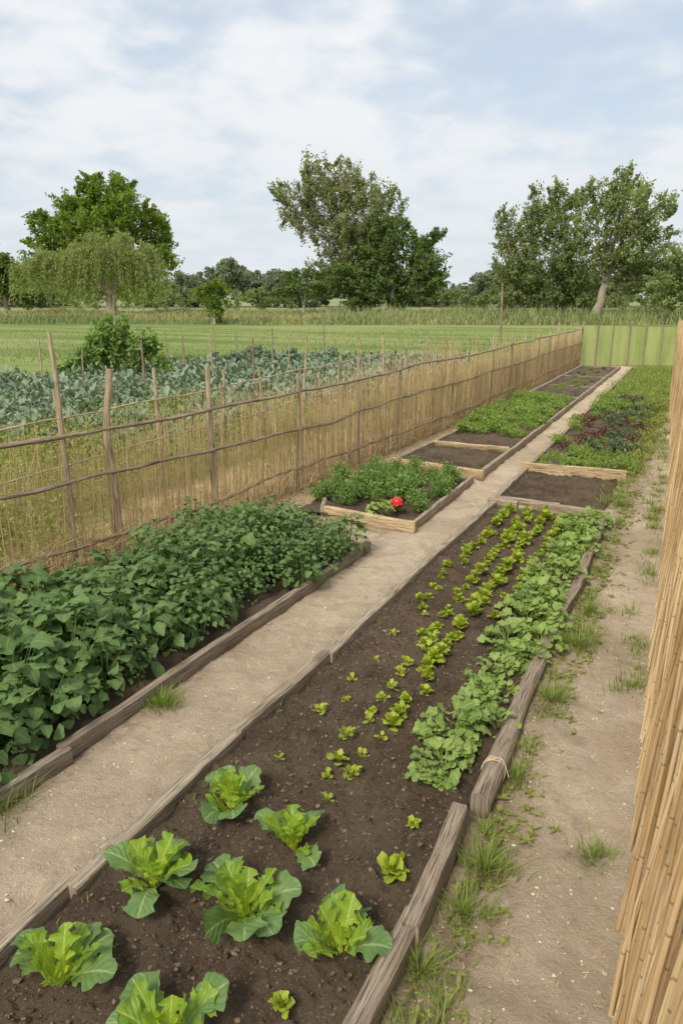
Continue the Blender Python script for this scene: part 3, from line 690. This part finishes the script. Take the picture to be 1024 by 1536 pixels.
# ---------------------------------------------------------------- grass by the path
ac=Acc()
for x,y,n,sp,h in [(-.60,2.38,170,.07,.12),(-.58,2.66,200,.07,.13),(-.66,2.05,150,.05,.12),(-.60,1.75,230,.09,.10),(-.54,1.95,120,.11,.07),(-.70,1.55,120,.05,.13),(-.64,2.88,60,.05,.10),
    (-.60,3.35,100,.05,.11),(-.61,3.62,50,.05,.09),(-.58,4.2,200,.08,.14),(-.60,4.05,60,.05,.1),(-.56,5.05,240,.10,.15),(-.52,5.3,130,.12,.11),(-.58,5.7,170,.1,.13),(-.6,6.0,90,.09,.09),(-.62,6.7,60,.07,.09),(-.6,7.6,50,.09,.1),(-.62,7.1,40,.07,.08),
    (-.17,2.95,110,.055,.09),(-2.70,3.12,340,.07,.13),(-2.84,2.02,320,.08,.14),(-2.80,1.75,170,.07,.12),(-.62,8.3,90,.08,.1),(-.65,9.1,100,.08,.12),(-.2,5.2,30,.08,.05),(-.3,6.3,25,.08,.05),(-.35,4.1,20,.06,.04),(-2.25,5.2,10,.04,.04)]:
    grass(ac,x,y,n,sp,h,.006,.0)
for k in range(90): grass(ac,-.66+abs(N(.05)),U(1.2,9),int(U(3,22)),.04,U(.03,.09),.006)
for k in range(100):
    y=U(4.5,18);grass(ac,float(bx(y))-.05-abs(N(.06)),y,int(U(14,50)),.06,U(.04,.12),.006)
for k in range(340):
    y=9+19*rng.random();x=-.76+N(.07)+.1*U(-1,1);grass(ac,x,y,int(U(15,50)),.08,U(.06,.16),.009)
for k in range(420):
    y=U(18.4,28);x=U(-2.0,-.8);grass(ac,x,y,34,.14,U(.06,.28),.013)
for k in range(120):
    y=U(20,28);x=U(-.9,-.1);grass(ac,x,y,24,.14,U(.06,.2),.013)
for k in range(160):
    y=U(.8,28);grass(ac,-2.03+U(.04,.1),y,3,.03,.05,.004,.05)
put(ac.mesh('path_grass',mat_grass),'path_grass',kind='stuff',label='tufts of green grass along the path and boards',cat='grass')
ac=Acc()
for k in range(560):
    y=1.2+9*rng.random();x=-.6+N(.09)
    if x<-.67: continue
    for q in range(6):
        az=U(0,6.28);addleaf(ac,rng.random(),L=U(.02,.05),W=U(.01,.02),pitch=U(.1,.8),bend=-.7,yaw=az,base=(x,y,.012),kind='ovate',nu=3,nv=5)
for k in range(150):
    y=U(10.5,27.5);x=U(-.9,-.62)-(U(0,1.1) if y>18.5 else 0);n=60;P=np.array([x,y,.03])+np.abs(rng.normal(0,1,(n,3)))*rng.choice([-1,1],(n,3))*np.array([.10,.12,.08]);P[:,2]=np.abs(P[:,2]);cards(ac,P,.045,rng.random(n),.6)
put(ac.mesh('path_weeds',mat_weed),'path_weeds',kind='stuff',label='low broad leaved weeds beside the path boards',cat='weeds')
ac=Acc()
for k in range(1500):
    y=1+27*rng.random();x=float(fx(y))-abs(N(1))*1.9-.2
    if rng.random()<.8 and x>-6.0: continue
    grass(ac,x,y,int(U(10,26)),.12,U(.12,.42),.008,-.04,.5)
put(ac.mesh('plot_weeds',mat_weed),'plot_weeds',kind='stuff',label='green weeds growing in the fallow plot',cat='weeds')
ac=Acc()
for k in range(2600):
    y=1+28*rng.random();x=float(fx(y))-U(.0,4.5);grass(ac,x,y,int(U(8,20)),.15,U(.06,.3),.006,-.04,.8)
put(ac.mesh('dry_weeds',mat_dry),'dry_weeds',kind='stuff',label='dry straw coloured weeds in the fallow plot',cat='weeds')
ac=Acc()
for k in range(460):
    y=1.5+12*rng.random();x=-5.8-U(.2,4.0)-.05*y;n=110;P=np.array([x,y,0])+rng.normal(0,1,(n,3))*np.array([.18,.18,.13])+np.array([0,0,.22]);P[:,2]=np.abs(P[:,2]);cards(ac,P,.05,rng.random(n),.5)
for k in range(120):
    y=1.5+4.0*rng.random();x=float(fx(y))-U(.2,1.6);n=70;P=np.array([x,y,0])+rng.normal(0,1,(n,3))*np.array([.13,.13,.12])+np.array([0,0,.2]);P[:,2]=np.abs(P[:,2]);cards(ac,P,.045,rng.random(n),.5)
put(ac.mesh('broadleaf_weeds',mat_weed),'broadleaf_weeds',kind='stuff',label='leafy green weeds behind the reed fence',cat='weeds')
kv=[]
for q in range(5):
    a=Acc()
    for k in range(44):
        az=k*2.4;t=k/44
        addleaf(a,rng.random(),L=U(.12,.24),W=U(.04,.075),pitch=1.35-.9*t+N(.15),bend=-U(.4,1.2),yaw=az,base=(N(.09),N(.09),.04+.24*(1-t)*rng.random()),kind='spat',nu=3,nv=7,fold=.3,ruf=.16,rf=3,lobe=.2,nl=3,roll=N(.5))
    kv.append(a.arrays())
ac=Acc()
for x in np.arange(-25,-7.6,.42):
    for y in np.arange(8,30,.34):
        F=-.432*x+.902*y;R=.902*x+.432*y
        if F<11.5 or R<-14: continue
        if F>np.interp(R,[-9,-3],[21.4,28]): continue
        if rng.random()<.06: continue
        ac.merge(kv[int(U(0,5))],(x+N(.12),y+N(.1),-.04),U(0,6),U(.6,1.6),U(-.45,.45))
put(ac.mesh('kale_field',mat_kale),'kale_field',kind='stuff',label='rows of blue-green kale filling a field',cat='kale')

# ---------------------------------------------------------------- trees
S16,C16=math.sin(math.radians(16.24)),math.cos(math.radians(16.24))
def site(F,u,v):   # survey bearing + distance -> metres
    b=v-768;Fh=1109*C16-b*S16;D=1109*S16+b*C16
    R=F*(u-512)/Fh;z=2.4-F*D/Fh
    return np.array([-.432*F+.902*R,.902*F+.432*R,z])
def crown_pts(F,lobes,nclump,nleaf,clr,flat=.75,core=0,spray=0,root=None):
    P=[];C=[];cent=[]
    for (u,v,r) in lobes:
        c=site(F,u,v);rm=r/1170*F
        c=c+np.array([-.432,.902,0])*rng.uniform(-.5,.5)*rm
        k=max(4,int(nclump*(r/45)**2))
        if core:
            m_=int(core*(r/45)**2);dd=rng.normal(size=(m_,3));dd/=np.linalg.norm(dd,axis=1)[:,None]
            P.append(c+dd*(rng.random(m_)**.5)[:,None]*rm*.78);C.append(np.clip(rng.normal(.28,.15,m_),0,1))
        for j in range(k):
            d=rng.normal(size=3);d/=np.linalg.norm(d);q=U(.4,1.12)**.5*rm
            cc=c+d*q*np.array([1,1,.95]);cr=clr*U(.35,1.3)
            cent.append((c,cc))
            m_=int(nleaf*U(.5,1.2));dd=rng.normal(size=(m_,3));dd/=np.linalg.norm(dd,axis=1)[:,None]
            off=dd*(rng.random(m_)**.6)[:,None]*cr*np.array([1,1,flat])
            if spray:
                ax=cc-root;ax/=np.linalg.norm(ax);ax=ax+rng.normal(0,.4,3);ax/=np.linalg.norm(ax)
                al=off@ax;off=off*.65+ax*(al*spray)[:,None]
            P.append(cc+off);C.append(np.clip(rng.normal(.55,.18,m_)+N(.15),0,1))
    return np.concatenate(P),np.concatenate(C),cent
def make_tree(name,F,u,lobes,mat,label,cat='tree',nclump=20,nleaf=70,leafs=.4,clr=1.3,tr=.4,fork=.3,limbs=8,group=None,asp=.6,core=1600,spray=0):
    base=site(F,u,445);base[2]=-.06
    R=empty(name,tuple(base),label,cat,group)
    P,C,cent=crown_pts(F,lobes,nclump,nleaf,clr,core=core,spray=spray,root=base+np.array([0,0,3]))
    P[:,2]=np.maximum(P[:,2],.1)
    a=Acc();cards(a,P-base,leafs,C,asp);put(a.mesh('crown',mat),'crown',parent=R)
    t=Acc();top=P.mean(0)-base;H=P[:,2].max()
    fk=np.array([top[0]*fork,top[1]*fork,H*fork*.8])
    s=np.linspace(0,1,7)[:,None];path=fk*s+np.concatenate([rng.normal(0,tr*.25,(7,2)),np.zeros((7,1))],1)*s
    tube(t,path,tr*np.array([1.35,1.05,.95,.88,.82,.78,.72]),9,.5)
    for k in range(limbs):
        c,cc=cent[int(U(0,len(cent)))];e=(c*.5+cc*.5)-base
        s=np.linspace(0,1,7)[:,None];bend=np.array([0,0,1])*np.sin(s*pi)*U(-.02,.06)*H
        pth=path[-1]*(1-s)+e*s+bend+rng.normal(0,.12,(7,3))*s
        tube(t,pth,tr*U(.22,.4)*np.linspace(1,.15,7),6,.5)
        for q in range(3):
            i=int(U(2,6));c2,cc2=cent[int(U(0,len(cent)))];e2=cc2-base
            if np.linalg.norm(e2-pth[i])<H*.25:
                s2=np.linspace(0,1,4)[:,None];tube(t,pth[i]*(1-s2)+e2*s2,tr*.11*np.linspace(1,.2,4),5,.5)
    put(t.mesh('trunk',w_bark),'trunk',parent=R)
    return R
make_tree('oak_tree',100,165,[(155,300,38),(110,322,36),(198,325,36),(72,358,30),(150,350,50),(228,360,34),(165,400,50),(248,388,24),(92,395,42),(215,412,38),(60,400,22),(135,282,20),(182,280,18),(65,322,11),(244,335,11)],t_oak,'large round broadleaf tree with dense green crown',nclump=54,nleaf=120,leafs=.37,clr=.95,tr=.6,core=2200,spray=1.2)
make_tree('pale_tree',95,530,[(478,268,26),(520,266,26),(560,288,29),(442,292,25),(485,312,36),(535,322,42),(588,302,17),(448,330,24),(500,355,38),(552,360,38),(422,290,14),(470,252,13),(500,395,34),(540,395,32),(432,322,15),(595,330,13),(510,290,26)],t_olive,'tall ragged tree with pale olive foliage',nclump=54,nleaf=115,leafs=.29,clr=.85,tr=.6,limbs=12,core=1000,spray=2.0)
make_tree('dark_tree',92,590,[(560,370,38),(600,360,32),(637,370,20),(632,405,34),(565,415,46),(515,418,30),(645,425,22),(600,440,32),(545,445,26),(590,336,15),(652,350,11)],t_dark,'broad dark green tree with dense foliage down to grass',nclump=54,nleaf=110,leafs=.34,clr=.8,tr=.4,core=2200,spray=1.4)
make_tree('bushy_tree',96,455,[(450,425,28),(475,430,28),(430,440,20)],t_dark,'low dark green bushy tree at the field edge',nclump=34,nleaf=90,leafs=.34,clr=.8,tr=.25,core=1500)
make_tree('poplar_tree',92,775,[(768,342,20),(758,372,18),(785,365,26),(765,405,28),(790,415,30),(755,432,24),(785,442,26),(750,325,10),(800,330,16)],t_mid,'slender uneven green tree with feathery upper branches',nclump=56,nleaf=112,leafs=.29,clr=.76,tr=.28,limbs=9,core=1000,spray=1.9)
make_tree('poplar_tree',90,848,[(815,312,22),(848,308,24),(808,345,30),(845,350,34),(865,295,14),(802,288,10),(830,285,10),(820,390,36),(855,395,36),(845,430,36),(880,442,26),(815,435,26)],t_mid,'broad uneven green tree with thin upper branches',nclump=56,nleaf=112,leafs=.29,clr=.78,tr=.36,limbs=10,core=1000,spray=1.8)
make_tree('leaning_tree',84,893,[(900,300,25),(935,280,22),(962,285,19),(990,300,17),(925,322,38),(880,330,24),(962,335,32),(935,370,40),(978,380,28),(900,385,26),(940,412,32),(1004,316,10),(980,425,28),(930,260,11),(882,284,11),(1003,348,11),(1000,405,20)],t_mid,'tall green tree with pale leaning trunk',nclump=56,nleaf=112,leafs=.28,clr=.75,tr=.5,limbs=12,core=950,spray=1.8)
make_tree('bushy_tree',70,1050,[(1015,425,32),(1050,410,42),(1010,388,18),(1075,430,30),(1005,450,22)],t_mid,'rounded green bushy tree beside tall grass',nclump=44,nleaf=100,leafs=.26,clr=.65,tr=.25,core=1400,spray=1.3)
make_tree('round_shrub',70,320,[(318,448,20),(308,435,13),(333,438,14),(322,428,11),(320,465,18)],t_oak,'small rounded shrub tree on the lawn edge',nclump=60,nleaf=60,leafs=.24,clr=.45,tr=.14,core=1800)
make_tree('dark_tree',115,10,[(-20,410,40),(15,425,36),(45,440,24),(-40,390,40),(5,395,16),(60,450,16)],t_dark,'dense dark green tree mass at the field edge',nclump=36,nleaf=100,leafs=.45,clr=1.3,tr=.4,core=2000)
# small weeping tree
F=28;base=site(F,170,445);base[2]=-.06
WR=empty('weeping_tree',tuple(base),'small weeping tree with drooping yellow-green foliage','tree')
a=Acc();t=Acc()
fork=np.array([0,0,2.5]);s=np.linspace(0,1,6)[:,None]
tube(t,np.array([0,0,2.5])*s+rng.normal(0,.02,(6,3))*s,np.array([.095,.08,.075,.072,.07,.065]),8,.5)
anch=[]
for (u,v,r) in [(168,366,26),(125,376,26),(205,382,24),(88,390,22),(52,398,18),(155,390,32),(225,396,17),(185,354,10),(108,396,24),(190,402,26),(30,406,11),(145,358,12),(70,386,14),(218,376,11),(130,410,22)]:
    c=site(F,u,v)-base;rm=r/1170*F
    s=np.linspace(0,1,6)[:,None];tube(t,fork*(1-s)+c*s+np.array([0,0,1])*np.sin(s*pi)*.25,.03*np.linspace(1,.3,6),5,.5)
    for k in range(int(115*(r/30)**2)+10):
        d=rng.normal(size=3);d/=np.linalg.norm(d);p0=c+d*rm*U(.2,1.15)*np.array([1,1.,.8])
        out=np.array([p0[0],p0[1],0]);out/=np.linalg.norm(out)+.1
        Ls=U(.3,1.55);m_=int(Ls*44)+4;q=np.sort(rng.random(m_))[:,None]
        pts=p0+(out*U(.3,1.1)+rng.normal(0,.25,3)*np.array([1,1,0]))*q**.7*Ls*.42+np.array([0,0,1])*(U(.0,.25)*Ls*np.sin(q*2.6)-Ls*q**1.7)+rng.normal(0,.04,(m_,3))
        pts[:,2]=np.maximum(pts[:,2],.9)
        anch.append(pts)
P=np.concatenate(anch);cards(a,P,.105,np.clip(rng.normal(.55,.25,len(P)),0,1),.25,droop=1.4)
put(a.mesh('crown',t_willow),'crown',parent=WR);put(t.mesh('trunk',w_bark),'trunk',parent=WR)
make_tree('leafy_shrub',22,175,[(150,518,16),(178,500,15),(218,525,16),(130,535,14),(170,530,20),(245,542,11),(110,548,12),(160,487,8),(200,545,14),(92,556,8),(228,510,8)],mat_herb,'low dense green shrub among kale rows','shrub',nclump=100,nleaf=42,leafs=.16,clr=.26,tr=.03,limbs=4,core=300,spray=1.9)
make_tree('leafy_shrub',26,380,[(350,535,14),(380,530,16),(410,535,14),(440,533,12),(320,538,12),(470,535,11),(500,530,9)],mat_kale,'low dense grey-green shrub among kale rows','shrub',nclump=60,nleaf=60,leafs=.11,clr=.18,tr=.04,limbs=3)
ac=Acc()
for u in np.arange(-120,1200,6):
    h=406+11*math.sin(u*.031)+9*math.sin(u*.083+1)+U(-5,6)
    if 640<u<740: h+=10
    F=U(170,210)
    P,C,_=crown_pts(F,[(u,h+12,11),(u+3,h+24,13),(u+1,h+34,13)],70,60,1.3,core=600)
    P[:,2]=np.maximum(P[:,2],.1);cards(ac,P,.85,C,.7)
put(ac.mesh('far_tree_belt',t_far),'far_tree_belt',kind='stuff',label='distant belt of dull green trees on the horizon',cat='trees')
ac=Acc()
for u in list(np.arange(640,760,8))+list(np.arange(730,1100,8)):
    P,C,_=crown_pts(U(100,110),[(u,U(444,456),10)],40,60,.6,core=700);P[:,2]=np.abs(P[:,2]);cards(ac,P,.36,C,.6)
for u in np.arange(-60,440,8):
    P,C,_=crown_pts(U(116,126),[(u,U(438,455),10)],40,60,.7,core=700);P[:,2]=np.abs(P[:,2]);cards(ac,P,.4,C,.6)
put(ac.mesh('hedge_scrub',t_mid),'hedge_scrub',kind='stuff',label='scrubby green hedge growth beneath the trees',cat='scrub')
def band(F0,F1,R0,R1,n,h,w,lean=.4):
    F=rng.uniform(F0,F1,n);R=rng.uniform(R0,R1,n)*F/90
    x=-.432*F+.902*R;y=.902*F+.432*R;c=np.clip(.5+1.3*fbm(x,y,.1,3)+rng.normal(0,.12,n),0,1)
    hh=h*(1+.9*fbm(x,y,.16,3))*rng.uniform(.4,1.1,n)
    blades(ac,np.stack([x,y,0*x-.06],1),hh,w*rng.uniform(.6,1.4,n),rng.uniform(0,6.28,n),lean*rng.uniform(.3,1.5,n),c)
ac=Acc();band(76,112,-50,55,48000,.85,.10,.6);band(68,80,-12,55,9000,.7,.08,.6)
put(ac.mesh('meadow_grass',mat_reedgrass),'meadow_grass',kind='stuff',label='tall pale meadow grass at the edge of the lawn',cat='grass')
ac=Acc();band(68,104,-2,52,12000,1.35,.09,.5);band(70,80,-45,0,4000,.6,.08,.5)
put(ac.mesh('reed_bed',mat_reedgreen),'reed_bed',kind='stuff',label='muted green reeds standing beyond the mown lawn',cat='reeds')
ac=Acc();band(29,60,-48,45,26000,.10,.03)
put(ac.mesh('lawn_grass',mat_lawn),'lawn_grass',kind='stuff',label='short mown grass of the lawn',cat='grass')

# ---------------------------------------------------------------- light, sky, camera
sd=bpy.data.lights.new('sun','SUN');sd.energy=3.6;sd.angle=math.radians(18);sd.color=(1,.92,.79)
so=bpy.data.objects.new('sun',sd);COL.objects.link(so)
el=math.radians(47);azv=Vector((-.10,-.98,0)).normalized()
dirv=Vector((azv.x*math.cos(el),azv.y*math.cos(el),math.sin(el)))
so.rotation_euler=dirv.to_track_quat('Z','Y').to_euler()
w=bpy.data.worlds.new('World');sc.world=w;w.use_nodes=True;nt=w.node_tree;nt.nodes.clear()
def nn(t,**k):
    x=nt.nodes.new(t)
    for a_,b_ in k.items(): setattr(x,a_,b_)
    return x
out=nn('ShaderNodeOutputWorld');sky=nn('ShaderNodeTexSky',sky_type='NISHITA');sky.sun_disc=False;sky.sun_elevation=el;sky.sun_rotation=math.atan2(azv.x,azv.y)
sky.dust_density=2.0;sky.ozone_density=1.0
b1=nn('ShaderNodeBackground');b1.inputs[1].default_value=.15;nt.links.new(sky.outputs[0],b1.inputs[0])
tc=nn('ShaderNodeTexCoord');sp=nn('ShaderNodeSeparateXYZ');nt.links.new(tc.outputs['Generated'],sp.inputs[0])
def mm(op,a_,b_=0):
    x=nn('ShaderNodeMath',operation=op)
    for i,q in enumerate((a_,b_)):
        if hasattr(q,'is_output'): nt.links.new(q,x.inputs[i])
        else: x.inputs[i].default_value=q
    return x.outputs[0]
def mr(v,a_,b_,c_,d_):
    x=nn('ShaderNodeMapRange',interpolation_type='SMOOTHSTEP');nt.links.new(v,x.inputs[0])
    for i,q in enumerate((a_,b_,c_,d_)): x.inputs[i+1].default_value=q
    return x.outputs[0]
zz=mm('ADD',mm('MAXIMUM',sp.outputs[2],0),.25)
cx=mm('DIVIDE',sp.outputs[0],zz);cy=mm('DIVIDE',sp.outputs[1],zz);cb=nn('ShaderNodeCombineXYZ');nt.links.new(cx,cb.inputs[0]);nt.links.new(cy,cb.inputs[1])
def cl(scale,rot,stretch,detail,dist,loc,rough=.5):
    mp=nn('ShaderNodeMapping');nt.links.new(cb.outputs[0],mp.inputs[0]);mp.inputs['Scale'].default_value=stretch;mp.inputs['Rotation'].default_value=(0,0,rot);mp.inputs['Location'].default_value=loc
    n_=nn('ShaderNodeTexNoise');nt.links.new(mp.outputs[0],n_.inputs[0]);n_.inputs['Scale'].default_value=scale;n_.inputs['Detail'].default_value=detail;n_.inputs['Roughness'].default_value=rough;n_.inputs['Distortion'].default_value=dist
    return n_.outputs[0]
c1=cl(1.5,.6,(1,1,1),5,.1,(3,1,0),.45);c2=cl(6.0,.6,(1,1,1),4,.2,(0,5,0),.48)
cf=mm('ADD',mm('MULTIPLY',c1,.6),mm('MULTIPLY',c2,.4))
cov=mr(cf,.36,.54,.66,1)
hz=mr(sp.outputs[2],.0,.34,.97,0);cov=mm('MAXIMUM',cov,hz)
colr=nn('ShaderNodeMix',data_type='RGBA');nt.links.new(mr(cf,.42,.60,0,1),colr.inputs[0]);colr.inputs[6].default_value=(.71,.78,.85,1);colr.inputs[7].default_value=(.89,.905,.92,1)
col2=nn('ShaderNodeMix',data_type='RGBA');nt.links.new(mr(sp.outputs[2],.0,.32,.9,0),col2.inputs[0]);nt.links.new(colr.outputs[2],col2.inputs[6]);col2.inputs[7].default_value=(.74,.79,.83,1)
b2=nn('ShaderNodeBackground');nt.links.new(col2.outputs[2],b2.inputs[0]);b2.inputs[1].default_value=1.03
ms=nn('ShaderNodeMixShader');nt.links.new(cov,ms.inputs[0]);nt.links.new(b1.outputs[0],ms.inputs[1]);nt.links.new(b2.outputs[0],ms.inputs[2]);nt.links.new(ms.outputs[0],out.inputs[0])
cd=bpy.data.cameras.new('camera');cd.sensor_fit='VERTICAL';cd.sensor_height=36;cd.lens=26;cd.clip_end=3000;cd.clip_start=.05
co=bpy.data.objects.new('camera',cd);COL.objects.link(co);co.location=(0,0,2.4);co.rotation_euler=(math.radians(90-16.24),0,math.radians(25.6))
sc.camera=co
sc.view_settings.view_transform='Standard'
